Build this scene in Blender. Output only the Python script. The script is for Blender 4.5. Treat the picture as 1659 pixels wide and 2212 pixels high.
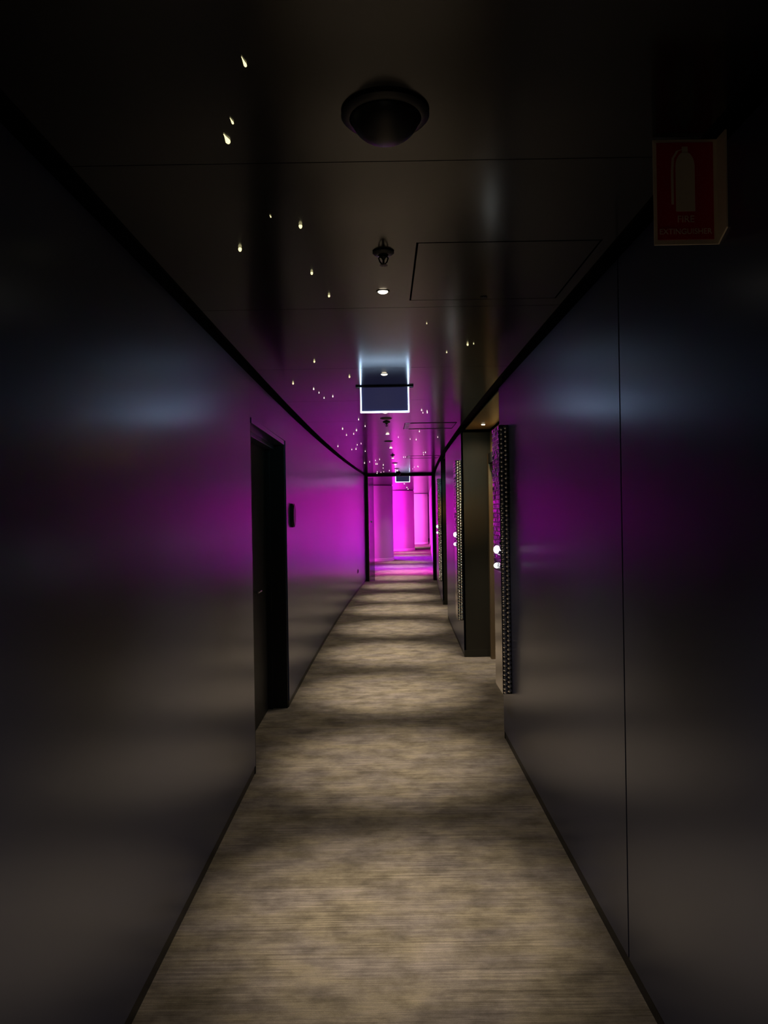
import bpy, bmesh, math, random
from mathutils import Matrix, Vector

# ------------------------------------------------------------------ camera, world, exposure
for o in list(bpy.data.objects):
    bpy.data.objects.remove(o, do_unlink=True)
SC = bpy.context.scene
COL = SC.collection
random.seed(7)
PI = math.pi

EYE = 1.60
HC = 2.485            # ceiling height
HW = 0.8155           # half width of the corridor
cam_d = bpy.data.cameras.new('camera')
cam = bpy.data.objects.new('camera', cam_d)
COL.objects.link(cam)
cam_d.sensor_fit = 'VERTICAL'
cam_d.sensor_height = 24.0
cam_d.sensor_width = 18.0
cam_d.lens = 24.0 * 1600.0 / 2212.0
cam_d.clip_start = 0.02
cam_d.clip_end = 200
cam.matrix_world = (Matrix.Translation((0, 0, EYE)) @ Matrix.Rotation(PI / 2, 4, 'X')
                    @ Matrix.Rotation(math.radians(-0.93), 4, 'Z'))
SC.camera = cam

world = bpy.data.worlds.new('world')
SC.world = world
world.use_nodes = True
world.node_tree.nodes['Background'].inputs[0].default_value = (0.01, 0.01, 0.012, 1)
world.node_tree.nodes['Background'].inputs[1].default_value = 0.05

SC.view_settings.view_transform = 'Standard'
SC.view_settings.look = 'None'
SC.view_settings.gamma = 1.0
SC.view_settings.use_curve_mapping = False
SC.view_settings.exposure = 0.0
SC.cycles.max_bounces = 10
SC.cycles.diffuse_bounces = 4
SC.cycles.glossy_bounces = 6
SC.cycles.sample_clamp_indirect = 6.0
SC.cycles.blur_glossy = 0.3
SC.cycles.use_denoising = True

DOWN_W = 135.0         # corridor downlights
MAGENTA = (1.0, 0.014, 0.87)


def area_light(name, loc, target, size, size_y, power, color, spread=180):
    d = bpy.data.lights.new(name, 'AREA')
    d.shape = 'RECTANGLE'
    d.size, d.size_y = size, size_y
    d.energy = power
    d.color = color
    d.spread = math.radians(spread)
    o = bpy.data.objects.new(name, d)
    COL.objects.link(o)
    o.location = loc
    o.rotation_euler = (Vector(target) - Vector(loc)).to_track_quat('-Z', 'Y').to_euler()
    return o


# coloured wall washers of the lobby beyond the doorway (out of sight to the left of the columns)
area_light('magenta_washer', (-2.7, 22.8, 1.3), (-0.6, 24.5, 1.2), 0.5, 1.9, 120, MAGENTA, 100)
area_light('magenta_washer', (-1.9, 28.0, 1.4), (0.5, 31.0, 1.4), 0.6, 1.9, 680, MAGENTA)
area_light('magenta_washer', (0.2, 33.6, 1.5), (1.6, 36.6, 1.4), 0.5, 1.6, 360, (1.0, 0.11, 0.85))
area_light('magenta_washer', (-2.8, 18.7, 1.3), (1.3, 19.8, 1.55), 0.5, 1.4, 560, MAGENTA, 46)
area_light('violet_washer', (-1.0, 27.0, 1.8), (1.0, 25.4, 0.0), 0.3, 1.0, 110, (0.42, 0.01, 1.0), 70)
area_light('violet_washer', (-2.8, 21.6, 2.0), (0.8, 21.2, 0.0), 0.3, 1.0, 90, (0.42, 0.01, 1.0), 50)


# small unseen fill lamps added in the alcoves to make the studded panels sparkle
for (x0, y0, x1, y1, k) in ((0.99, 5.24, 0.84, 8.1, 1.0), (1.10, 11.03, 0.98, 12.67, 0.45)):
    area_light('stud_warm_fill', (x0, y0, 1.66), (x1, y1, 1.64), 0.09, 0.10, 0.16 * k, (1.0, 0.55, 0.16), 20)
    area_light('stud_cool_fill', (x0, y0, 2.08), (x1, y1, 2.02), 0.09, 0.10, 0.09 * k, (0.45, 0.95, 0.90), 20)

# ------------------------------------------------------------------ helpers


def cen(y):
    """lateral position of the corridor's centre line (it bends gently to the right)"""
    if y < 4:
        return 0.0
    if y < 16.2:
        return 0.0022 * (y - 4) ** 2
    return 0.0022 * 12.2 ** 2 + 0.05368 * (y - 16.2)


def principled(name, color, rough=0.5, metal=0.0, spec=0.5, emit=None, strength=0.0, coat=0.0):
    m = bpy.data.materials.new(name)
    m.use_nodes = True
    b = m.node_tree.nodes['Principled BSDF']
    b.inputs['Base Color'].default_value = (*color, 1)
    b.inputs['Roughness'].default_value = rough
    b.inputs['Metallic'].default_value = metal
    b.inputs['Specular IOR Level'].default_value = spec
    b.inputs['Coat Weight'].default_value = coat
    if emit:
        b.inputs['Emission Color'].default_value = (*emit, 1)
        b.inputs['Emission Strength'].default_value = strength
    return m


def noise_nodes(m, scale, vec_scale, detail=4.0, rough=0.55):
    nt = m.node_tree
    tc = nt.nodes.new('ShaderNodeTexCoord')
    mp = nt.nodes.new('ShaderNodeMapping')
    mp.inputs['Scale'].default_value = vec_scale
    nz = nt.nodes.new('ShaderNodeTexNoise')
    nz.inputs['Scale'].default_value = scale
    nz.inputs['Detail'].default_value = detail
    nz.inputs['Roughness'].default_value = rough
    nt.links.new(tc.outputs['Object'], mp.inputs['Vector'])
    nt.links.new(mp.outputs['Vector'], nz.inputs['Vector'])
    return nz


def mapr(nt, src, a, b, c, d):
    r = nt.nodes.new('ShaderNodeMapRange')
    r.inputs['From Min'].default_value = a
    r.inputs['From Max'].default_value = b
    r.inputs['To Min'].default_value = c
    r.inputs['To Max'].default_value = d
    nt.links.new(src, r.inputs['Value'])
    return r.outputs['Result']


def math_node(nt, op, a, b):
    n = nt.nodes.new('ShaderNodeMath')
    n.operation = op
    for i, v in enumerate((a, b)):
        if isinstance(v, (int, float)):
            n.inputs[i].default_value = v
        else:
            nt.links.new(v, n.inputs[i])
    return n.outputs[0]


def wall_material(name, color, rough, spec=0.5, ior=1.5):
    m = principled(name, color, rough, 0, spec)
    nt = m.node_tree
    b = nt.nodes['Principled BSDF']
    # very soft mottling of the paint
    n1 = noise_nodes(m, 1.0, (1.1, 1.1, 0.8), 2)
    mx = nt.nodes.new('ShaderNodeVectorMath')
    mx.operation = 'SCALE'
    mx.inputs[0].default_value = color
    nt.links.new(mapr(nt, n1.outputs['Fac'], 0.3, 0.7, 0.9, 1.1), mx.inputs['Scale'])
    nt.links.new(mx.outputs[0], b.inputs['Base Color'])
    b.inputs['IOR'].default_value = ior
    return m


def carpet_material():
    m = principled('carpet', (0.15, 0.12, 0.09), 0.95, 0, 0.15)
    nt = m.node_tree
    b = nt.nodes['Principled BSDF']
    streak = noise_nodes(m, 1.0, (1.3, 80, 1), 6, 0.72).outputs['Fac']       # long weave streaks across the corridor
    fine = noise_nodes(m, 1.0, (9, 260, 1), 3, 0.6).outputs['Fac']
    blot = noise_nodes(m, 1.0, (4.2, 5.2, 1), 7, 0.66).outputs['Fac']        # worn dark patches of the pattern
    pile = noise_nodes(m, 260.0, (1, 1, 1), 2, 0.6).outputs['Fac']
    s = mapr(nt, streak, 0.3, 0.70, 0.62, 1.38)
    f = mapr(nt, fine, 0.3, 0.7, 0.80, 1.22)
    g = mapr(nt, blot, 0.36, 0.60, 0.60, 1.12)
    p = mapr(nt, pile, 0.2, 0.8, 0.8, 1.2)
    amp = mapr(nt, noise_nodes(m, 1.0, (1.7, 2.3, 1), 3).outputs['Fac'], 0.35, 0.65, 0.5, 1.6)
    s = math_node(nt, 'ADD', math_node(nt, 'MULTIPLY', math_node(nt, 'SUBTRACT', s, 1.0), amp), 1.0)
    spots = mapr(nt, noise_nodes(m, 1.0, (8, 12, 1), 4, 0.7).outputs['Fac'], 0.34, 0.56, 0.80, 1.06)
    v = math_node(nt, 'MULTIPLY', math_node(nt, 'MULTIPLY', s, f), math_node(nt, 'MULTIPLY', g, p))
    v = math_node(nt, 'MULTIPLY', v, spots)
    hue = nt.nodes.new('ShaderNodeMix')
    hue.data_type = 'RGBA'
    hue.inputs[6].default_value = (0.178, 0.150, 0.108, 1)
    hue.inputs[7].default_value = (0.165, 0.141, 0.124, 1)
    nt.links.new(mapr(nt, noise_nodes(m, 1.0, (2.6, 6, 1), 4, 0.6).outputs['Fac'], 0.38, 0.62, 0, 1), hue.inputs[0])
    mix = nt.nodes.new('ShaderNodeVectorMath')
    mix.operation = 'SCALE'
    nt.links.new(hue.outputs[2], mix.inputs[0])
    nt.links.new(v, mix.inputs['Scale'])
    nt.links.new(mix.outputs[0], b.inputs['Base Color'])
    bp = nt.nodes.new('ShaderNodeBump')
    bp.inputs['Strength'].default_value = 0.35
    bp.inputs['Distance'].default_value = 0.004
    nt.links.new(math_node(nt, 'ADD', fine, pile), bp.inputs['Height'])
    nt.links.new(bp.outputs['Normal'], b.inputs['Normal'])
    return m


M = {
    'wall': wall_material('wall_paint', (0.044, 0.049, 0.100), 0.28, 0.66, 1.75),
    'ceiling': wall_material('ceiling_lacquer', (0.006, 0.006, 0.0065), 0.175, 0.36),
    'carpet': carpet_material(),
    'black': principled('black_paint', (0.004, 0.004, 0.005), 0.6, 0, 0.3),
    'void': principled('shadow_gap_black', (0.002, 0.002, 0.002), 0.9, 0, 0.1),
    'door': wall_material('door_black', (0.006, 0.007, 0.009), 0.5, 0.35),
    'bronze_wall': wall_material('bronze_wall', (0.022, 0.0195, 0.013), 0.55, 0.4),
    'bronze_ceiling': wall_material('bronze_ceiling', (0.24, 0.17, 0.08), 0.4, 0.5),
    'beige': wall_material('beige_plaster', (0.62, 0.45, 0.22), 0.7, 0.3),
    'bronze': principled('bronze_metal', (0.24, 0.17, 0.10), 0.4, 0.5),
    'steel': principled('brushed_steel', (0.55, 0.52, 0.50), 0.22, 1.0),
    'mirror': principled('mirror_mosaic', (0.88, 0.86, 0.87), 0.10, 1.0),
    'stud': principled('silver_studs', (0.84, 0.83, 0.80), 0.24, 1.0),
    'tinted_glass': principled('tinted_glass', (0.36, 0.30, 0.42), 0.06),
    'trim': principled('dark_trim', (0.02, 0.02, 0.02), 0.4, 0.3),
    'plastic': principled('dark_plastic', (0.014, 0.014, 0.015), 0.42),
    'column': wall_material('column_plaster', (0.44, 0.41, 0.40), 0.6, 0.3),
    'column_base': principled('column_base', (0.72, 0.68, 0.64), 0.45),  # lighter than the shaft: downlight falling on the base put into the colour
    'lamp': principled('lamp_lens', (0.9, 0.9, 0.85), 0.4, emit=(1.0, 0.86, 0.62), strength=8),
    'star': principled('star_lens', (0.9, 0.9, 0.7), 0.3, emit=(1.0, 0.90, 0.46), strength=1.5),
    'far_star': principled('far_star_lens', (0.9, 0.9, 0.8), 0.3, emit=(1.0, 0.92, 0.70), strength=2.6),
    'exit_edge': principled('lit_acrylic_edge', (0.9, 0.95, 1.0), 0.3, emit=(0.50, 0.72, 1.0), strength=12),
    'exit_panel': principled('exit_panel_back', (0.03, 0.032, 0.075), 0.35, emit=(0.10, 0.10, 0.28), strength=0.19),
    'exit_face': principled('exit_face_green', (0.1, 0.5, 0.3), 0.4, emit=(0.22, 0.85, 0.70), strength=9),
    'white_light': principled('white_light_lens', (1, 1, 1), 0.3, emit=(0.93, 1.0, 0.98), strength=4),
    'red': principled('sign_red', (0.62, 0.012, 0.015), 0.45),
    'cream': principled('sign_white', (0.80, 0.70, 0.50), 0.5),
}


M['tinted_glass'].node_tree.nodes['Principled BSDF'].inputs['Transmission Weight'].default_value = 0.92


M['wall'].node_tree.nodes['Principled BSDF'].inputs['Specular Tint'].default_value = (0.56, 0.68, 1.0, 1)   # cool metallic paint


class MB:
    """collects quads and boxes, links them as ONE mesh object"""

    def __init__(self):
        self.v, self.f = [], []

    def poly(self, pts):
        n = len(self.v)
        self.v += [tuple(p) for p in pts]
        self.f.append(tuple(range(n, n + len(pts))))

    def hexa(self, lo, hi):
        """lo, hi: four points each (same winding) -> closed six-sided solid"""
        n = len(self.v)
        self.v += [tuple(p) for p in lo] + [tuple(p) for p in hi]
        self.f.append((n + 3, n + 2, n + 1, n))
        self.f.append((n + 4, n + 5, n + 6, n + 7))
        for i in range(4):
            j = (i + 1) % 4
            self.f.append((n + i, n + j, n + 4 + j, n + 4 + i))

    def box(self, x0, x1, y0, y1, z0, z1):
        self.hexa([(x0, y0, z0), (x1, y0, z0), (x1, y1, z0), (x0, y1, z0)],
                  [(x0, y0, z1), (x1, y0, z1), (x1, y1, z1), (x0, y1, z1)])

    def strip(self, a0, a1, y0, y1, z0, z1, step=0.4):
        """solid between lateral offsets a0..a1 from the centre line, following the bend"""
        n = max(1, int(math.ceil((y1 - y0) / step)))
        if y1 <= 4:
            n = 1
        base = len(self.v)
        for i in range(n + 1):
            y = y0 + (y1 - y0) * i / n
            c = cen(y)
            self.v += [(c + a0, y, z0), (c + a1, y, z0), (c + a1, y, z1), (c + a0, y, z1)]
        for i in range(n):
            p, q = base + 4 * i, base + 4 * (i + 1)
            for k in range(4):
                l = (k + 1) % 4
                self.f.append((p + k, p + l, q + l, q + k))
        self.f.append((base + 3, base + 2, base + 1, base))
        e = base + 4 * n
        self.f.append((e, e + 1, e + 2, e + 3))

    def lathe(self, prof, n=24, c=(0, 0, 0), axis='Z'):
        """prof: (radius, height) pairs"""
        base = len(self.v)
        for r, h in prof:
            for i in range(n):
                a = 2 * PI * i / n
                p = (r * math.cos(a), r * math.sin(a), h)
                if axis == 'X':
                    p = (p[2], p[0], p[1])
                elif axis == 'Y':
                    p = (p[0], p[2], p[1])
                self.v.append((c[0] + p[0], c[1] + p[1], c[2] + p[2]))
        for k in range(len(prof) - 1):
            for i in range(n):
                j = (i + 1) % n
                a, b = base + k * n, base + (k + 1) * n
                self.f.append((a + i, a + j, b + j, b + i))
        self.f.append(tuple(base + i for i in reversed(range(n))))
        t = base + (len(prof) - 1) * n
        self.f.append(tuple(t + i for i in range(n)))

    def tube(self, pts, r, n=8):
        pts = [Vector(p) for p in pts]
        base = len(self.v)
        for i, p in enumerate(pts):
            d = (pts[min(i + 1, len(pts) - 1)] - pts[max(i - 1, 0)]).normalized()
            u = d.orthogonal().normalized()
            w = d.cross(u)
            for k in range(n):
                a = 2 * PI * k / n
                self.v.append(tuple(p + (u * math.cos(a) + w * math.sin(a)) * r))
        for i in range(len(pts) - 1):
            for k in range(n):
                l = (k + 1) % n
                a, b = base + i * n, base + (i + 1) * n
                self.f.append((a + k, a + l, b + l, b + k))
        self.f.append(tuple(base + k for k in reversed(range(n))))
        e = base + (len(pts) - 1) * n
        self.f.append(tuple(e + k for k in range(n)))

    def build(self, name, mat, parent=None, smooth=False, bevel=0.0):
        me = bpy.data.meshes.new(name)
        me.from_pydata(self.v, [], self.f)
        bm = bmesh.new()
        bm.from_mesh(me)
        bmesh.ops.recalc_face_normals(bm, faces=bm.faces)
        if bevel:
            bmesh.ops.bevel(bm, geom=list(bm.edges), offset=bevel, segments=2, affect='EDGES', profile=0.5)
        bm.to_mesh(me)
        bm.free()
        if smooth:
            me.polygons.foreach_set('use_smooth', [True] * len(me.polygons))
            me.set_sharp_from_angle(angle=math.radians(48))
        me.materials.append(mat)
        o = bpy.data.objects.new(name, me)
        COL.objects.link(o)
        if parent:
            o.parent = parent
        return o


def thing(name, label, cat, loc=(0, 0, 0), group=None, rz=0.0):
    o = bpy.data.objects.new(name, None)
    COL.objects.link(o)
    o.empty_display_size = 0.1
    o.location = loc
    o.rotation_euler = (0, 0, rz)
    o['label'], o['category'] = label, cat
    if group:
        o['group'] = group
    return o


def structure(o, label, cat):
    o['kind'] = 'structure'
    o['label'], o['category'] = label, cat
    return o


def dup(root, loc, label, rz=0.0):
    r = root.copy()
    COL.objects.link(r)
    r.location = loc
    r.rotation_euler = (0, 0, rz)
    r['label'] = label
    for ch in list(root.children):
        c = ch.copy()
        COL.objects.link(c)
        c.parent = r
        for g in list(ch.children):
            d = g.copy()
            COL.objects.link(d)
            d.parent = c
    return r


# ------------------------------------------------------------------ large structure
Y_BACK, Y_FRAME, Y_END = -5.0, 17.2, 44.0
TOP = HC - 0.030      # wall panels stop below the ceiling: a shadow gap
SK = 0.055            # recessed skirting

fl = MB()
fl.poly([(-6, Y_BACK, 0), (8, Y_BACK, 0), (8, Y_END, 0), (-6, Y_END, 0)])
structure(fl.build('floor', M['carpet']), 'brown streaky carpet running down the corridor', 'floor')


def ceiling_piece(y0, y1, hole=None, gap=0.004, a0=-HW + 0.040, a1=HW - 0.040):
    m = MB()
    z0, z1 = HC, HC + 0.012
    y0, y1 = y0 + gap / 2, y1 - gap / 2
    if not hole:
        m.strip(a0, a1, y0, y1, z0, z1)
    else:
        hx0, hx1, hy0, hy1 = hole
        for (ya, yb, xa, xb) in ((y0, hy0, None, None), (hy1, y1, None, None), (hy0, hy1, None, hx0), (hy0, hy1, hx1, None)):
            p = [((cen(ya) + a0) if xa is None else xa, ya), ((cen(ya) + a1) if xb is None else xb, ya),
                 ((cen(yb) + a1) if xb is None else xb, yb), ((cen(yb) + a0) if xa is None else xa, yb)]
            m.hexa([(x, y, z0) for x, y in p], [(x, y, z1) for x, y in p])
    return m


HATCHES = [(0.128, 0.728, 2.445, 3.10), (0.228, 0.738, 7.40, 7.95), (0.386, 0.900, 11.78, 12.30)]
cb = MB()
cb.poly([(-6, Y_BACK, HC + 0.06), (-6, Y_END, HC + 0.06), (8, Y_END, HC + 0.06), (8, Y_BACK, HC + 0.06)])
ceiling = structure(cb.build('ceiling', M['void']), 'dark glossy lacquered ceiling with star lights', 'ceiling')
seams = [Y_BACK, -2.1, -0.79, 0.54, 1.87, 3.21, 4.55, 5.87, 7.2, 8.53, 9.86, 11.19, 12.52, 13.85, 15.18, Y_FRAME - 0.04]
for i in range(len(seams) - 1):
    a, b = seams[i], seams[i + 1]
    hole = None
    for h in HATCHES:
        if a < h[2] and h[3] < b:
            g = 0.007
            hole = (h[0] - g, h[1] + g, h[2] - g, h[3] + g)
    ceiling_piece(a, b, hole).build('ceiling_panel', M['ceiling'], ceiling)
lob = MB()
lob.box(-5.9, 7.9, Y_FRAME + 0.10, Y_END, HC, HC + 0.012)
lob.build('ceiling_panel', M['ceiling'], ceiling)

# ---- left wall
DL0, DL1, DLZ = 4.555, 6.12, 2.165     # recess of the left door
wl = MB()
wl.strip(-HW - 0.30, -HW - 0.024, Y_BACK, DL0 - 0.01, 0, HC + 0.05)
wl.strip(-HW - 0.30, -HW - 0.024, DL1 + 0.01, Y_FRAME, 0, HC + 0.05)
wl.strip(-HW - 0.30, -HW - 0.024, DL0 - 0.01, DL1 + 0.01, DLZ + 0.05, HC + 0.05)
wall_left = structure(wl.build('wall_left', M['void']), 'satin dark blue grey wall on the side of the star trail', 'wall')
for (a, b, z0, step) in ((Y_BACK, DL0, SK, 0.4), (DL1, Y_FRAME - 0.03, SK, 0.4), (DL0 + 0.0005, DL1 - 0.0005, DLZ + 0.035, 0.4)):
    m = MB()
    m.strip(-HW - 0.022, -HW, a, b, z0, TOP, step)
    m.build('wall_panel', M['wall'], wall_left, smooth=True)
for i, (a, b) in enumerate(((Y_BACK, DL0), (DL1, Y_FRAME - 0.03))):
    m = MB()
    m.strip(-HW - 0.022, -HW - 0.006, a, b, 0, SK)
    structure(m.build('baseboard_left', M['trim']), 'recessed dark skirting under the wall %s the black door' % ('in front of' if i == 0 else 'beyond'), 'baseboard')

# ---- right wall with two alcoves
A1 = (5.20, 8.10)
A2 = (11.0, 12.65)
DEEP = 1.135 - HW
wr = MB()
wr.strip(HW + 0.024, HW + 0.30, Y_BACK, A1[0] - 0.01, 0, HC + 0.05)
wr.strip(HW + 0.024, HW + 0.30, A1[1] + 0.02, A2[0] - 0.02, 0, HC + 0.05)
wr.strip(HW + 0.024, HW + 0.30, A2[1] + 0.02, Y_FRAME, 0, HC + 0.05)
wall_right = structure(wr.build('wall_right', M['void']), 'satin dark wall with door alcoves and mirror panels', 'wall')
for (a, b, n) in ((Y_BACK, -2.70, 'p'), (-2.69, -0.08, 'p'), (-0.07, 2.536, 'p'), (2.548, A1[0], 'p'), (A1[1], A2[0], 'p'), (A2[1], Y_FRAME - 0.03, 'p')):
    m = MB()
    m.strip(HW, HW + 0.022, a, b, SK, TOP)
    m.build('wall_panel', M['wall'], wall_right, smooth=True)
for i, (a, b, t) in enumerate(((Y_BACK, A1[0], 'before the first alcove'), (A1[1], A2[0], 'between the two alcoves'), (A2[1], Y_FRAME - 0.03, 'past the second alcove'))):
    m = MB()
    m.strip(HW + 0.006, HW + 0.022, a, b, 0, SK)
    structure(m.build('baseboard_right', M['trim']), 'recessed dark skirting under the mirror panel wall ' + t, 'baseboard')


def alcove(y0, y1, which):
    c0, c1 = cen(y0), cen(y1)
    # bronze end walls and back wall
    for (y, s, c) in ((y0, -1, c0), (y1, 1, c1)):
        m = MB()
        ya, yb = (y - 0.02, y) if s < 0 else (y, y + 0.02)
        m.box(c + HW + (0.0005 if s < 0 else 0.001), c + HW + DEEP + 0.14, ya, yb, 0.075, TOP)
        m.build('wall_panel', M['bronze_wall'], wall_right)
        k = MB()
        ya, yb = (y - 0.02, y + 0.006) if s < 0 else (y - 0.006, y + 0.02)
        k.box(c + HW + 0.003, c + HW + DEEP + 0.14, ya, yb, 0, 0.075)
        structure(k.build('baseboard_alcove', M['bronze_wall']), 'dark bronze skirting at the %s end of the %s alcove' % ('near' if s < 0 else 'far', which), 'baseboard')
    m = MB()
    m.strip(HW + DEEP + 0.13, HW + DEEP + 0.16, y0, y1, 0, HC + 0.05)
    m.strip(HW + DEEP, HW + DEEP + 0.13, y0, y1, 2.22, TOP)
    m.build('wall_panel', M['beige'], wall_right)
    m = MB()
    m.strip(HW + 0.05, HW + DEEP, y0, y1 - 0.02, HC, HC + 0.012)
    m.build('ceiling_panel', M['bronze_ceiling'], ceiling)


alcove(*A1, 'first')
alcove(*A2, 'second')

# ---- end behind the camera, lobby shell
m = MB()
m.box(-1.2, 1.2, Y_BACK - 0.1, Y_BACK, 0, HC + 0.06)
structure(m.build('wall_back', M['wall']), 'dark wall closing the corridor behind the viewer', 'wall')
m = MB()
m.box(-6, 8, Y_END, Y_END + 0.1, 0, HC + 0.06)
structure(m.build('wall_front', M['column']), 'pale far wall of the lobby behind the columns', 'wall')
m = MB()
m.box(-6.1, -6, Y_FRAME, Y_END, 0, HC + 0.06)
m.box(-6, -HW + cen(Y_FRAME) - 0.12, Y_FRAME, Y_FRAME + 0.1, 0, HC + 0.06)
structure(m.build('wall_lobby', M['column']), 'pale lobby wall behind the doorway', 'wall')
m = MB()
m.strip(HW, HW + 0.1, Y_FRAME + 0.09, 37.0, 0.09, HC)
structure(m.build('wall_beyond', M['column'], smooth=True), 'pale lobby wall lit magenta past the doorway', 'wall')
m = MB()
m.strip(HW - 0.012, HW + 0.1, Y_FRAME + 0.09, 37.0, 0, 0.09)
structure(m.build('baseboard_beyond', M['column']), 'pale skirting of the lobby wall past the doorway', 'baseboard')

# ------------------------------------------------------------------ doors (setting)


def door_handle(parent, loc, sx):
    """lever handle on a leaf whose face looks towards sx along x"""
    h = MB()
    h.lathe([(0.026, 0), (0.026, 0.008 * sx), (0.010, 0.010 * sx), (0.010, 0.042 * sx)], 20, loc, 'X')
    x = loc[0] + 0.042 * sx
    h.tube([(x, loc[1], loc[2]), (x + 0.004 * sx, loc[1] + 0.02, loc[2]), (x + 0.004 * sx, loc[1] + 0.12, loc[2])], 0.0085, 10)
    return h.build('door_handle', M['steel'], parent, smooth=True)


d1 = bpy.data.objects.new('door_1', None)
COL.objects.link(d1)
d1.location = (-HW, DL0, 0)
structure(d1, 'black recessed double door beside the octagonal plate', 'door')


def at_d1(mb, name, mat, parent=None, **k):
    o = mb.build(name, mat, parent or d1, **k)
    if not parent:
        o.location = (HW, -DL0, 0)
    return o


XD = -0.968
m = MB()
for (ya, yb) in ((DL0 - 0.009, DL0 + 0.0), (DL1 - 0.0, DL1 + 0.009)):
    m.box(-1.10, -HW - 0.0225, ya, yb, 0, DLZ + 0.04)
at_d1(m, 'jamb_lining', M['door'])
m = MB()
m.box(-1.10, -HW - 0.001, DL1 - 0.03, DL1 - 0.001, 0, DLZ)
m.box(-1.10, XD + 0.035, DL1 - 0.055, DL1 - 0.03, 0, DLZ - 0.03)
at_d1(m, 'door_jamb', M['door'], bevel=0.002)
m = MB()
m.box(-1.10, -HW - 0.001, DL0 + 0.001, DL0 + 0.03, 0, DLZ)
m.box(-1.10, XD + 0.035, DL0 + 0.03, DL0 + 0.055, 0, DLZ - 0.03)
at_d1(m, 'door_jamb', M['door'], bevel=0.002)
m = MB()
m.box(-1.10, -HW + 0.004, DL0 + 0.0305, DL1 - 0.0305, DLZ, DLZ + 0.034)
m.box(-1.10, XD + 0.07, DL0 + 0.0305, DL1 - 0.0305, DLZ - 0.035, DLZ)
at_d1(m, 'door_head', M['wall'], bevel=0.002)
ym = 5.36
for (ya, yb) in ((DL0 + 0.056, ym - 0.6), (ym - 0.594, DL1 - 0.056)):
    m = MB()
    m.box(XD - 0.045, XD, ya, yb, 0.006, DLZ - 0.037)
    o = at_d1(m, 'door_leaf', M['door'], bevel=0.002)
    if yb > 5.5:
        door_handle(o, (XD, 5.38, 1.03), 1)


def alcove_door(name, y0, y1, label):
    ym = (y0 + y1) / 2
    xb = cen(ym) + HW + DEEP
    d = bpy.data.objects.new(name, None)
    COL.objects.link(d)
    d.location = (xb, ym, 0)
    structure(d, label, 'door')
    w = (y1 - y0) / 2
    for s in (-1, 1):
        m = MB()
        m.box(-0.035, 0.125, s * w - 0.045, s * w + 0.045, 0, 2.21)
        m.build('door_jamb', M['bronze'], d, bevel=0.003)
    m = MB()
    m.box(-0.035, 0.125, -w + 0.046, w - 0.046, 2.10, 2.21)
    m.build('door_head', M['black'], d, bevel=0.003)
    m = MB()
    m.box(0.055, 0.10, -w + 0.048, w - 0.048, 0.006, 2.098)
    lf = m.build('door_leaf', M['door'], d, bevel=0.002)
    door_handle(lf, (0.055, -w + 0.10, 1.03), -1)
    m = MB()
    m.box(-0.015, 0.05, 0.05, w - 0.06, 2.02, 2.085)
    m.tube([(0.01, 0.2, 2.05), (-0.02, 0.0, 2.075), (-0.02, -0.15, 2.085)], 0.008)
    m.build('door_closer', M['plastic'], lf)


alcove_door('door_2', A1[1] - 1.02, A1[1] - 0.10, 'dark door with bronze jambs in the first alcove past the near mirror panel')
alcove_door('door_3', A2[1] - 1.30, A2[1] - 0.30, 'dark door hidden in the second alcove')

# the framed doorway at the end of the corridor
d4 = bpy.data.objects.new('door_4', None)
COL.objects.link(d4)
cf = cen(Y_FRAME)
d4.location = (cf, Y_FRAME, 0)
structure(d4, 'black framed doorway opening on the magenta lobby', 'door')
m = MB()
m.box(-HW - 0.10, -HW + 0.060, -0.03, 0.09, 0, HC - 0.06)
m.build('door_jamb', M['black'], d4, bevel=0.003)
m = MB()
m.box(HW - 0.075, HW + 0.06, -0.03, 0.09, 0, HC - 0.06)
m.build('door_jamb', M['black'], d4, bevel=0.003)
m = MB()
m.box(-HW - 0.10, HW + 0.06, -0.03, 0.10, HC - 0.06, HC + 0.03)
m.build('door_head', M['black'], d4, bevel=0.003)
m = MB()
m.box(-HW + 0.061, -HW + 0.076, -0.045, 0.05, 0.001, HC - 0.061)
o = m.build('edge_strip', M['bronze'], d4, bevel=0.002)
o['label'] = 'bronze edge strip along the jamb'
m = MB()
m.box(-HW + 0.0765, -HW + 0.200, 0.02, 0.06, 0.004, HC - 0.075)
lf = m.build('side_light', M['tinted_glass'], d4, bevel=0.003)
lf['label'] = 'narrow tinted glass side light beside the bronze strip'
m = MB()
m.lathe([(0.020, 0.02), (0.020, 0.0), (0.014, -0.02), (0.022, -0.035), (0.018, -0.05)], 16, (-HW + 0.135, 0, 1.38), 'Y')
m.build('door_knob', M['steel'], lf, smooth=True)

# ------------------------------------------------------------------ columns beyond
prev = None
for (x, y, r, lab) in ((-0.40, 24.7, 0.70, 'pale round column nearest the doorway, half hidden by the jamb'),
                       (0.555, 30.8, 0.70, 'round column glowing strong magenta behind the first column'),
                       (1.47, 36.7, 0.70, 'farthest round column washed pink and white')):
    if prev is None:
        t = thing('column', lab, 'column', (x, y, 0), 'round columns of the lobby')
        m = MB()
        m.lathe([(r, 0.09), (r, HC - 0.03)], 64)
        m.build('shaft', M['column'], t, smooth=True)
        m = MB()
        m.lathe([(r + 0.016, 0.0), (r + 0.016, 0.082), (r + 0.004, 0.09)], 64)
        m.build('base_trim', M['column_base'], t, smooth=True)
        m = MB()
        m.lathe([(r - 0.02, HC - 0.03), (r - 0.02, HC)], 64)
        m.build('top_gap', M['trim'], t, smooth=True)
        prev = t
    else:
        dup(prev, (x, y, 0), lab)

# ------------------------------------------------------------------ mirror panels on the right wall
PW, PT, PZ0, PZ1 = 0.30, 0.058, 0.40, 2.155
ROWS = 58


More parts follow.
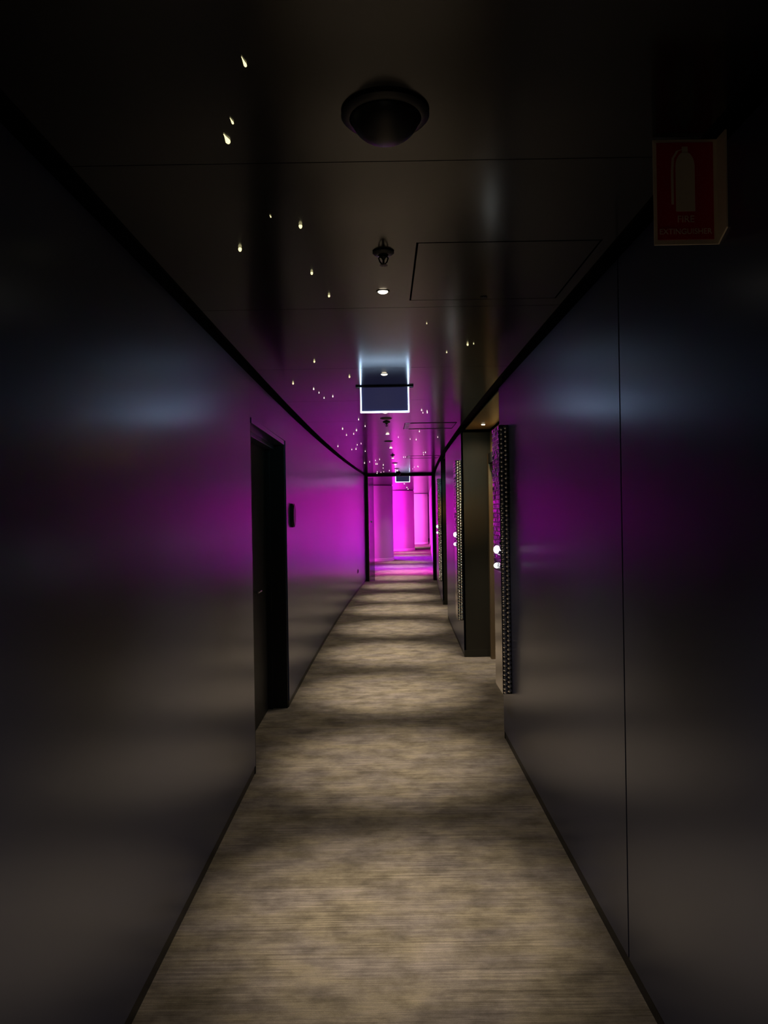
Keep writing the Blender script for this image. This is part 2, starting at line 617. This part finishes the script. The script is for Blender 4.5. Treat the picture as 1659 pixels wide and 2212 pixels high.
def mosaic_face():
    """mirror tiles on the face that looks across the corridor (towards -x); local y runs 0..PW"""
    m = MB()
    cols = 10
    dy, dz = PW / cols, (PZ1 - PZ0) / ROWS
    rnd = random.Random(3)
    for i in range(cols):
        for j in range(ROWS):
            if PZ0 + j * dz < 1.20:
                continue                     # plain polished sheet under the lights
            y0, y1 = i * dy + 0.0012, (i + 1) * dy - 0.0012
            z0, z1 = PZ0 + j * dz + 0.0014, PZ0 + (j + 1) * dz - 0.0014
            t = [rnd.uniform(-0.0012, 0.0012) for _ in range(2)]
            q = lambda a, b: -PT - 0.004 + t[0] * a + t[1] * b
            bevel = 0.003
            out = [(q(-1, -1), y0 + bevel, z0 + bevel), (q(1, -1), y1 - bevel, z0 + bevel),
                   (q(1, 1), y1 - bevel, z1 - bevel), (q(-1, 1), y0 + bevel, z1 - bevel)]
            inn = [(-PT, y0, z0), (-PT, y1, z0), (-PT, y1, z1), (-PT, y0, z1)]
            m.hexa(inn, out)
    return m


def studded_edge():
    """staggered domed studs on the narrow side that looks at the viewer (towards -y)"""
    m = MB()
    cols = 2
    w = (PT - 0.004) / cols
    dz = (PZ1 - PZ0) / ROWS
    rnd = random.Random(5)
    for i in range(cols):
        for j in range(ROWS):
            xc = -PT + 0.002 + (i + 0.5) * w
            zc = PZ0 + (j + 0.5 + (0.25 if i % 2 else -0.25)) * dz
            zc = min(max(zc, PZ0 + dz / 2), PZ1 - dz / 2)
            a, b = w * 0.52, dz * 0.47
            d = rnd.uniform(0.0050, 0.0068)
            n = len(m.v)
            K = 10
            for ring, h in ((1.0, 0.0), (0.72, 0.62), (0.36, 0.92)):
                for k in range(K):
                    t = 2 * PI * k / K
                    m.v.append((xc + a * ring * math.cos(t), -d * h, zc + b * ring * math.sin(t)))
            m.v.append((xc, -d, zc))
            for r in range(2):
                for k in range(K):
                    l = (k + 1) % K
                    m.f.append((n + r * K + k, n + r * K + l, n + (r + 1) * K + l, n + (r + 1) * K + k))
            for k in range(K):
                m.f.append((n + 2 * K + k, n + 2 * K + (k + 1) % K, n + 3 * K))
            m.f.append(tuple(n + k for k in reversed(range(K))))
    return m


def light_lens(z, r):
    m = MB()
    m.lathe([(r * 1.15, -PT - 0.003), (r * 1.15, -PT - 0.012), (r, -PT - 0.014), (r * 0.92, -PT - 0.018), (r * 0.7, -PT - 0.023), (r * 0.3, -PT - 0.026)],
            20, (0, PW * 0.5, z), 'X')
    return m


def mirror_panel(y, label):
    t = thing('mirror_panel', label, 'wall panel', (cen(y) + HW, y, 0), 'mirror mosaic panels beside the room doors')
    m = MB()
    m.box(-PT, -0.0005, 0.0, PW, PZ0, PZ1)
    m.build('backing', M['trim'], t)
    m = MB()
    m.box(-PT - 0.003, -PT - 0.0002, 0.0, PW, PZ0, 1.195)
    m.build('polished_sheet', M['steel'], t, bevel=0.001)
    f = mosaic_face().build('mosaic_face', M['mirror'], t)
    f['kind'] = 'stuff'
    e = studded_edge().build('studded_edge', M['stud'], t, smooth=True)
    e['kind'] = 'stuff'
    for z, r in ((1.335, 0.023), (1.228, 0.016)):
        light_lens(z, r).build('light_lens', M['white_light'], t, smooth=True)
    return t


def panel_rz(y):
    return -math.atan((cen(y + 0.2) - cen(y)) / 0.2)


p1 = mirror_panel(4.83, 'nearest tall mirror mosaic panel at the end of the near wall, two white lights')
p2 = dup(p1, (cen(8.11) + HW, 8.115, 0), 'tall mirror panel with sparkling studded edge at the corner of the bronze alcove wall', panel_rz(8.11))
p3 = dup(p1, (cen(12.67) + HW, 12.672, 0), 'farthest and smallest mirror panel, just before the black framed doorway', panel_rz(12.67))

# ------------------------------------------------------------------ ceiling fittings


def downlight_builder(label, x, y, power, proto=[None], mat='lamp', spot=True, color=(1.0, 0.86, 0.68), angle=42):
    if proto[0] is None:
        t = thing('downlight', label, 'downlight', (x, y, HC), 'recessed downlights')
        m = MB()
        m.lathe([(0.027, 0.0), (0.027, -0.002), (0.023, -0.003), (0.020, 0.004), (0.020, 0.010), (0.030, 0.010)], 28)
        m.build('trim_ring', M['plastic'], t, smooth=True)
        m = MB()
        m.lathe([(0.0195, 0.003), (0.0195, -0.003), (0.016, -0.0065), (0.008, -0.008)], 24)
        m.build('lens', M[mat], t, smooth=True)
        proto[0] = t
    else:
        t = dup(proto[0], (x, y, HC), label)
    if power:
        # narrow beam plus the weaker spill around it
        for ang, part in ((angle, 1.0), (max(angle, 90), 0.115)):
            d = bpy.data.lights.new('downlight_beam', 'SPOT')
            d.energy = power * part
            d.color = color
            d.spot_size = math.radians(ang)
            d.spot_blend = 1.0
            d.shadow_soft_size = 0.02
            o = bpy.data.objects.new('downlight_beam', d)
            COL.objects.link(o)
            o.location = (0, 0, -0.03)
            o.parent = t
    return t


DOWN = [(-0.64, 0, 'downlight just behind the viewer'), (1.19, 0, 'downlight overhead whose warm glow touches the top of the picture'),
        (2.97, 0.010, 'warm downlight just past the near sprinkler, largest in view'),
        (4.75, 0.016, 'warm downlight right in front of the near exit sign'),
        (6.58, 0.025, 'downlight just under the bottom edge of the near exit sign'),
        (8.39, 0.054, 'downlight after the sprinkler that follows the near exit sign'),
        (10.21, 0.110, 'downlight between two flat discs beyond the second sprinkler'),
        (12.14, 0.159, 'downlight right behind the farther sprinkler'),
        (13.85, 0.226, 'downlight right behind the third flat disc'),
        (15.95, 0.300, 'last downlight before the dark dome at the doorway')]
for y, x, lab in DOWN:
    downlight_builder(lab, x, y, DOWN_W * (1.35 if y < 0 else 0.75 if y < 2 else 1.6 if y > 6 else 1.0))
for i, (y, lab) in enumerate(((17.95, 'first downlight beyond the black doorway'), (19.8, 'second downlight beyond the black doorway'),
                              (21.65, 'third downlight beyond the black doorway'), (23.5, 'downlight over the passage beside the first column'),
                              (27.0, 'downlight over the passage before the magenta column'), (29.0, 'downlight over the passage beside the magenta column'),
                              (33.0, 'downlight in front of the farthest column'))):
    downlight_builder(lab, cen(y) - 0.06, y, DOWN_W * (1.5 if i < 3 else 1.1))
downlight_builder('downlight glowing on the bronze ceiling of the first alcove', 1.035, 7.62, 12, angle=165, color=(1.0, 0.74, 0.42))
downlight_builder('downlight out of sight in the second alcove', cen(11.8) + 1.0, 11.8, 10, angle=110, color=(1.0, 0.74, 0.42))


# dome near the top of the picture
t = thing('ceiling_dome', 'large dark ceiling dome in a wide ring, closest to the viewer', 'ceiling dome', (0.017, 1.645, HC))
m = MB()
m.lathe([(0.096, 0.0), (0.098, -0.006), (0.092, -0.012), (0.080, -0.013), (0.078, 0.0)], 48)
m.build('flange', M['plastic'], t, smooth=True)
m = MB()
m.lathe([(0.076, 0.0)] + [(0.076 * math.cos(a), -0.008 - 0.056 * math.sin(a)) for a in [i * PI / 2 / 10 for i in range(10)]] + [(0.002, -0.064)], 48)
m.build('dome', M['plastic'], t, smooth=True)


def sprinkler(loc, label):
    t = thing('sprinkler', label, 'sprinkler', loc, 'pendent sprinklers')
    m = MB()
    m.lathe([(0.036, 0.0), (0.037, -0.004), (0.030, -0.010), (0.018, -0.011), (0.018, 0.0)], 28)
    m.build('escutcheon', M['plastic'], t, smooth=True)
    m = MB()
    m.lathe([(0.010, 0.0), (0.013, -0.012), (0.013, -0.018), (0.007, -0.022), (0.004, -0.030), (0.004, -0.044)], 16)
    for s in (-1, 1):
        m.tube([(s * 0.011, 0, -0.014), (s * 0.016, 0, -0.022), (s * 0.012, 0, -0.034), (s * 0.003, 0, -0.044)], 0.0026, 8)
    m.build('frame', M['plastic'], t, smooth=True)
    m = MB()
    for k in range(10):
        a = 2 * PI * k / 10
        u = (math.cos(a), math.sin(a))
        w = (-u[1], u[0])
        p = [(u[0] * r + w[0] * d, u[1] * r + w[1] * d) for r, d in ((0.003, -0.0014), (0.013, -0.003), (0.013, 0.003), (0.003, 0.0014))]
        m.hexa([(x, y, -0.0465) for x, y in p], [(x, y, -0.0450) for x, y in p])
    m.lathe([(0.006, -0.0475), (0.006, -0.0435)], 14)
    m.build('deflector', M['plastic'], t)
    return t


s1 = sprinkler((0.012, 2.52, HC), 'dark sprinkler head hanging in front of the nearest visible downlight')
dup(s1, (0.039, 7.28, HC), 'small dark sprinkler head hanging just past the near exit sign')
dup(s1, (0.148, 11.54, HC), 'farthest dark sprinkler head, in front of the magenta reflections')


def disc(loc, label, proto=[None]):
    if proto[0]:
        return dup(proto[0], loc, label)
    t = thing('ceiling_disc', label, 'smoke detector', loc, 'flat dark discs along the ceiling')
    m = MB()
    m.lathe([(0.056, 0.0), (0.056, -0.003), (0.050, -0.005), (0.048, -0.005)], 32)
    m.build('base', M['plastic'], t, smooth=True)
    m = MB()
    m.lathe([(0.046, -0.005), (0.044, -0.008), (0.030, -0.010), (0.004, -0.011)], 32)
    m.build('cover', M['plastic'], t, smooth=True)
    proto[0] = t
    return t


for x, y, lab in ((0.034, 7.00, 'flat dark disc on the ceiling right behind the near exit sign'),
                  (0.069, 9.27, 'flat dark disc between the two downlights past the near sprinkler pair'),
                  (0.211, 13.41, 'flat dark disc past the farthest sprinkler'),
                  (0.275, 15.14, 'faint flat disc closest to the dark dome at the doorway')):
    disc((x, y, HC), lab)

t = thing('dome_camera', 'small black dome hanging from the ceiling at the doorway header', 'dome camera', (0.335, 16.60, HC))
m = MB()
m.lathe([(0.050, 0.0), (0.050, -0.03), (0.046, -0.034)], 28)
m.build('base', M['black'], t, smooth=True)
m = MB()
m.lathe([(0.044, -0.034)] + [(0.044 * math.cos(a), -0.036 - 0.044 * math.sin(a)) for a in [i * PI / 2 / 8 for i in range(8)]] + [(0.002, -0.08)], 28)
m.build('dome', M['plastic'], t, smooth=True)

# access hatches let into the ceiling panels
for i, ((x0, x1, y0, y1), lab) in enumerate(zip(HATCHES, ('square flush ceiling hatch with one dark slot edge, beside the near sprinkler',
                                                          'ceiling hatch outlined in black with a small grating, past the near exit sign',
                                                          'farthest ceiling hatch, pink reflections on it'))):
    t = thing('access_hatch', lab, 'ceiling hatch', ((x0 + x1) / 2, (y0 + y1) / 2, HC), 'ceiling access hatches')
    w, h = (x1 - x0) / 2, (y1 - y0) / 2
    m = MB()
    m.box(-w, w, -h, h, -0.0005, 0.012)
    m.build('hatch_panel', M['ceiling'], t)
    m = MB()
    m.lathe([(0.014, -0.0005), (0.014, -0.003), (0.011, -0.004), (0.004, -0.004)], 20, (0, h - 0.03, 0))
    m.build('hatch_lock', M['black'], t, smooth=True)
    if i:
        for (ya, yb) in ((-h, -h + 0.035), (h - 0.035, h)):
            m = MB()
            m.box(-w + 0.05, w, ya, yb, -0.003, -0.0006)
            m.build('slot_strip', M['black'], t)
        g = MB()
        n = 5
        for k in range(n):
            yy = -h + 0.05 + (2 * h - 0.1) * k / (n - 1)
            g.box(-w + 0.004, -w + 0.044, yy - 0.022, yy + 0.022, -0.004, -0.0006)
        g.build('grating', M['steel'], t)['kind'] = 'stuff'


# exit signs, seen from behind: edge-lit acrylic blades under a ceiling plate
def exit_sign(loc, label, plate=True):
    t = thing('exit_sign', label, 'exit sign', loc, 'edge lit hanging exit signs')
    m = MB()
    m.box(-0.203, 0.203, -0.03, 0.03, -0.009, 0.0)
    m.build('ceiling_plate', M['black'], t, bevel=0.002)
    W, Z0, Z1, e = 0.171, -0.0095, -0.186, 0.0075
    m = MB()
    m.box(-W + e, W - e, -0.005, 0.005, Z1 + e * 1.3, Z0)
    m.build('sign_panel', M['exit_panel'], t)
    m = MB()
    m.box(-W + e + 0.004, W - e - 0.004, 0.0052, 0.0072, Z1 + e * 1.3 + 0.004, Z0 - 0.006)
    o = m.build('sign_face', M['exit_face'], t)
    o['label'] = 'lit green face turned away from the viewer'
    for (xa, xb, za, zb) in ((-W, -W + e, Z1, Z0), (W - e, W, Z1, Z0), (-W + e, W - e, Z1, Z1 + e * 1.3)):
        m = MB()
        m.box(xa, xb, -0.008, 0.008, za, zb)
        o = m.build('lit_edge', M['exit_edge'], t)
    return t


ex = exit_sign((0.018, 5.21, HC), 'near hanging exit sign seen from behind, dark blade with glowing white edges')
e2 = dup(ex, (0.455, 17.55, HC - 0.0), 'far small exit sign with glowing edges hanging in the magenta doorway')

# star lights: little glass drops in the ceiling
NEAR = [(-0.261, 1.43, 1.0, 1, 'long slanting yellow star light nearest the top of the picture'),
        (-0.329, 1.65, 0.8, 1, 'thin slanting star light just above the fat one, beside the ceiling dome'),
        (-0.358, 1.72, 1.25, 1, 'fat bright slanting star light, beside the ceiling dome'),
        (-0.324, 2.19, 0.55, 1, 'small faint slanting star light left of the near sprinkler'),
        (-0.242, 2.27, 1.0, 0.3, 'bright drop star light closest to the near sprinkler'),
        (-0.464, 2.46, 1.1, 0, 'bright drop star light farthest to the left on the dark near ceiling'),
        (-0.251, 2.72, 0.85, 0, 'drop star light between the sprinkler and the nearest downlight row, upper of two'),
        (-0.209, 3.01, 0.8, 0, 'drop star light level with the nearest visible downlight'),
        (0.215, 3.48, 0.4, 0, 'tiny thin star light right of centre just past the ceiling hatch'),
        (0.458, 3.93, 0.9, 0, 'brightest drop star light on the right side of the ceiling'),
        (0.489, 3.92, 0.45, 0, 'tiny star light touching the brightest one on the right side'),
        (0.363, 4.12, 0.6, 0, 'small thin star light between the tiny one and the exit sign on the right'),
        (-0.391, 4.31, 0.9, 0, 'drop star light before the seam, left of the near exit sign'),
        (-0.210, 4.81, 0.95, 0, 'drop star light nearest to the left end of the exit sign plate'),
        (-0.602, 5.02, 1.0, 0, 'drop star light close to the left wall beside the exit sign')]
CLUSTERS = [
    ('in the row of four left of the near exit sign', 'four star lights left of the exit sign', 0.6,
     [(-0.486, 5.27), (-0.463, 5.44), (-0.446, 5.69), (-0.374, 5.62)]),
    ('in the scattered cluster left of the second sprinkler', 'left star cluster past the exit sign', 0.8,
     [(-0.422, 7.8), (-0.413, 8.44), (-0.327, 8.33), (-0.282, 7.96), (-0.227, 7.04), (-0.179, 7.59), (-0.598, 9.84), (-0.336, 9.68),
      (-0.28, 9.52), (-0.376, 10.32), (-0.438, 10.4), (-0.257, 10.71)]),
    ('in the dense far cluster above the doorway', 'far star cluster before the doorway', 1.0,
     [(-0.334, 13.25), (-0.238, 13.0), (-0.132, 12.67), (-0.134, 13.58), (-0.109, 13.59), (-0.059, 12.41), (0.001, 13.88),
      (-0.003, 14.9), (-0.133, 16.23), (-0.144, 16.81), (-0.052, 16.45), (0.009, 16.28), (0.128, 15.84)]),
    ('in the little group right of the near exit sign', 'star lights right of the exit sign', 0.6,
     [(0.342, 6.46), (0.363, 6.64), (0.394, 6.53), (0.401, 6.62)]),
    ('around the black outlined ceiling hatch', 'star lights around the outlined hatch', 0.7,
     [(0.405, 8.17), (0.184, 8.77), (0.333, 9.02), (0.41, 9.1), (0.655, 8.84)]),
    ('on the pink far ceiling by the farthest hatch', 'star lights on the pink ceiling', 0.8,
     [(0.331, 11.97), (0.361, 11.98), (0.606, 11.14), (0.636, 11.1), (0.632, 11.55), (0.67, 14.48), (0.69, 14.63), (0.616, 14.7), (0.608, 15.33)])]


def star_mesh(r, h, slender=False):
    m = MB()
    if slender:
        m.lathe([(r * 0.12, 0.0), (r * 0.28, -h * 0.25), (r * 0.62, -h * 0.55), (r, -h * 0.82), (r * 0.8, -h * 0.95), (r * 0.2, -h)], 10)
    else:
        m.lathe([(r * 0.8, 0.0), (r, -h * 0.3), (r * 0.85, -h * 0.65), (r * 0.5, -h * 0.92), (r * 0.1, -h)], 12)
    return m


drop = star_mesh(0.0055, 0.011).build('star_light', M['star'], smooth=True)
far_drop = star_mesh(0.0055, 0.011).build('star_light', M['far_star'], smooth=True)
slim = star_mesh(0.0032, 0.030, True).build('star_light', M['star'], smooth=True)
first = {True: drop, False: slim}


def star(x, y, k, tilt, label, group):
    # upright drops, slanting slim ones, and the whiter far ones
    src = far_drop if y > 5.1 else first[tilt < 0.5]
    o = src if 'label' not in src else src.copy()
    if o is not src:
        COL.objects.link(o)
    o.location = (x, y, HC - 0.0005 - 0.001 * tilt)
    o.scale = (k * 1.5, k * 1.5, k) if (tilt and k > 1.1) else (k, k, max(0.5, k))
    # the drops lean away from the viewer and to the right, along the comet trail
    o.rotation_euler = (math.radians(88) * tilt, 0, -math.radians(6) * tilt)
    o['label'], o['category'], o['group'] = label, 'star light', group


for x, y, k, tilt, lab in NEAR:
    star(x, y, k, tilt, lab, 'near star lights')
ORD = ['leftmost', 'second from left', 'third from left', 'fourth from left', 'fifth from left', 'sixth from left', 'seventh from left',
       'eighth from left', 'ninth from left', 'tenth from left', 'eleventh from left', 'twelfth from left', 'rightmost']
for lab, grp, k, pts in CLUSTERS:
    order = sorted(range(len(pts)), key=lambda i: pts[i][0] / pts[i][1])
    for i, (x, y) in enumerate(pts):
        r = order.index(i)
        star(x, y, k * (1.0 if i % 3 else 1.25), 0, (ORD[-1] if r == len(pts) - 1 else ORD[r]) + ' star light ' + lab, grp)

# ------------------------------------------------------------------ signs on the walls


def text(body, size, loc, parent, mat, rot):
    cu = bpy.data.curves.new('lettering', 'FONT')
    cu.body = body
    cu.size = size
    cu.align_x = 'CENTER'
    cu.extrude = 0.0004
    tmp = bpy.data.objects.new('lettering_curve', cu)
    COL.objects.link(tmp)
    bpy.context.view_layer.update()
    me = bpy.data.meshes.new_from_object(tmp.evaluated_get(bpy.context.evaluated_depsgraph_get()))
    bpy.data.objects.remove(tmp, do_unlink=True)
    me.materials.clear()
    me.materials.append(mat)
    o = bpy.data.objects.new('lettering', me)
    COL.objects.link(o)
    o.location, o.rotation_euler = loc, rot
    o.parent = parent
    return o


t = thing('fire_extinguisher_sign', 'red and white fire extinguisher sign standing out from the right wall near the ceiling', 'sign', (HW, 1.775, 2.355))
SW, SH = 0.157, 0.126
m = MB()
m.box(-SW, -0.0005, 0.0, 0.004, -SH, SH)
m.build('sign_plate', M['cream'], t, bevel=0.001)
m = MB()
m.hexa([(-0.0045, 0.003, -SH), (-0.0045, 0.003, SH), (-0.0045, -0.045, SH), (-0.0045, -0.045, -SH + 0.024)],
       [(-0.0008, 0.003, -SH), (-0.0008, 0.003, SH), (-0.0008, -0.045, SH), (-0.0008, -0.045, -SH + 0.024)])
m.build('wall_flange', M['cream'], t)
m = MB()
m.box(-SW + 0.008, -0.014, -0.0012, 0.0, -SH + 0.012, SH - 0.008)
m.build('red_field', M['red'], t)
m = MB()                       # pictogram: cylinder with rounded shoulders, valve and hose
ctr = -SW / 2 - 0.003
out = []
for a in range(0, 181, 15):
    r = math.radians(a)
    out.append((ctr + 0.023 * math.cos(r), 0.060 + 0.036 * math.sin(r)))
pts = [(ctr + 0.023, -0.047)] + out + [(ctr - 0.023, -0.047)]
n = len(m.v)
m.v += [(x, -0.0020, z) for x, z in pts] + [(x, -0.0013, z) for x, z in pts]
k = len(pts)
m.f.append(tuple(n + i for i in range(k)))
m.f.append(tuple(n + k + i for i in reversed(range(k))))
for i in range(k):
    j = (i + 1) % k
    m.f.append((n + i, n + j, n + k + j, n + k + i))
m.box(ctr - 0.007, ctr + 0.007, -0.0020, -0.0013, 0.094, 0.108)
hose = [(ctr - 0.004, 0.102), (ctr - 0.018, 0.098), (ctr - 0.029, 0.080), (ctr - 0.031, 0.05), (ctr - 0.031, -0.030)]
for (xa, za), (xb, zb) in zip(hose, hose[1:]):
    m.hexa([(xa - 0.003, -0.0020, za), (xa + 0.003, -0.0020, za), (xb + 0.003, -0.0020, zb), (xb - 0.003, -0.0020, zb)],
           [(xa - 0.003, -0.0013, za), (xa + 0.003, -0.0013, za), (xb + 0.003, -0.0013, zb), (xb - 0.003, -0.0013, zb)])
m.build('pictogram', M['cream'], t)
text('FIRE', 0.023, (ctr, -0.0016, -0.073), t, M['cream'], (PI / 2, 0, 0))
text('EXTINGUISHER', 0.0185, (ctr - 0.001, -0.0016, -0.101), t, M['cream'], (PI / 2, 0, 0))

t = thing('room_sign', 'dark octagonal plate on the left wall just past the black door', 'room sign', (-HW + cen(6.45), 6.45, 1.583))


def octagon(w, h, x0, x1, cut):
    p = [(-w + cut, -h), (w - cut, -h), (w, -h + cut), (w, h - cut), (w - cut, h), (-w + cut, h), (-w, h - cut), (-w, -h + cut)]
    m = MB()
    n = len(m.v)
    m.v += [(x0, a, b) for a, b in p] + [(x1, a, b) for a, b in p]
    m.f.append(tuple(n + i for i in range(8)))
    m.f.append(tuple(n + 8 + i for i in reversed(range(8))))
    for i in range(8):
        j = (i + 1) % 8
        m.f.append((n + i, n + j, n + 8 + j, n + 8 + i))
    return m


octagon(0.10, 0.103, 0.0003, 0.018, 0.042).build('backing', M['black'], t, bevel=0.002)
octagon(0.082, 0.085, 0.0182, 0.026, 0.037).build('face_plate', M['plastic'], t, bevel=0.002)

t = thing('power_outlet', 'small dark outlet low on the left wall near the black doorway', 'outlet', (-HW + cen(15.0), 15.0, 0.41))
m = MB()
m.box(0.0003, 0.010, -0.06, 0.06, -0.038, 0.038)
m.build('plate', M['plastic'], t, bevel=0.002)
m = MB()
for s in (-1, 1):
    m.box(0.0101, 0.0135, s * 0.03 - 0.02, s * 0.03 + 0.02, -0.022, 0.022)
m.build('socket', M['black'], t, bevel=0.001)
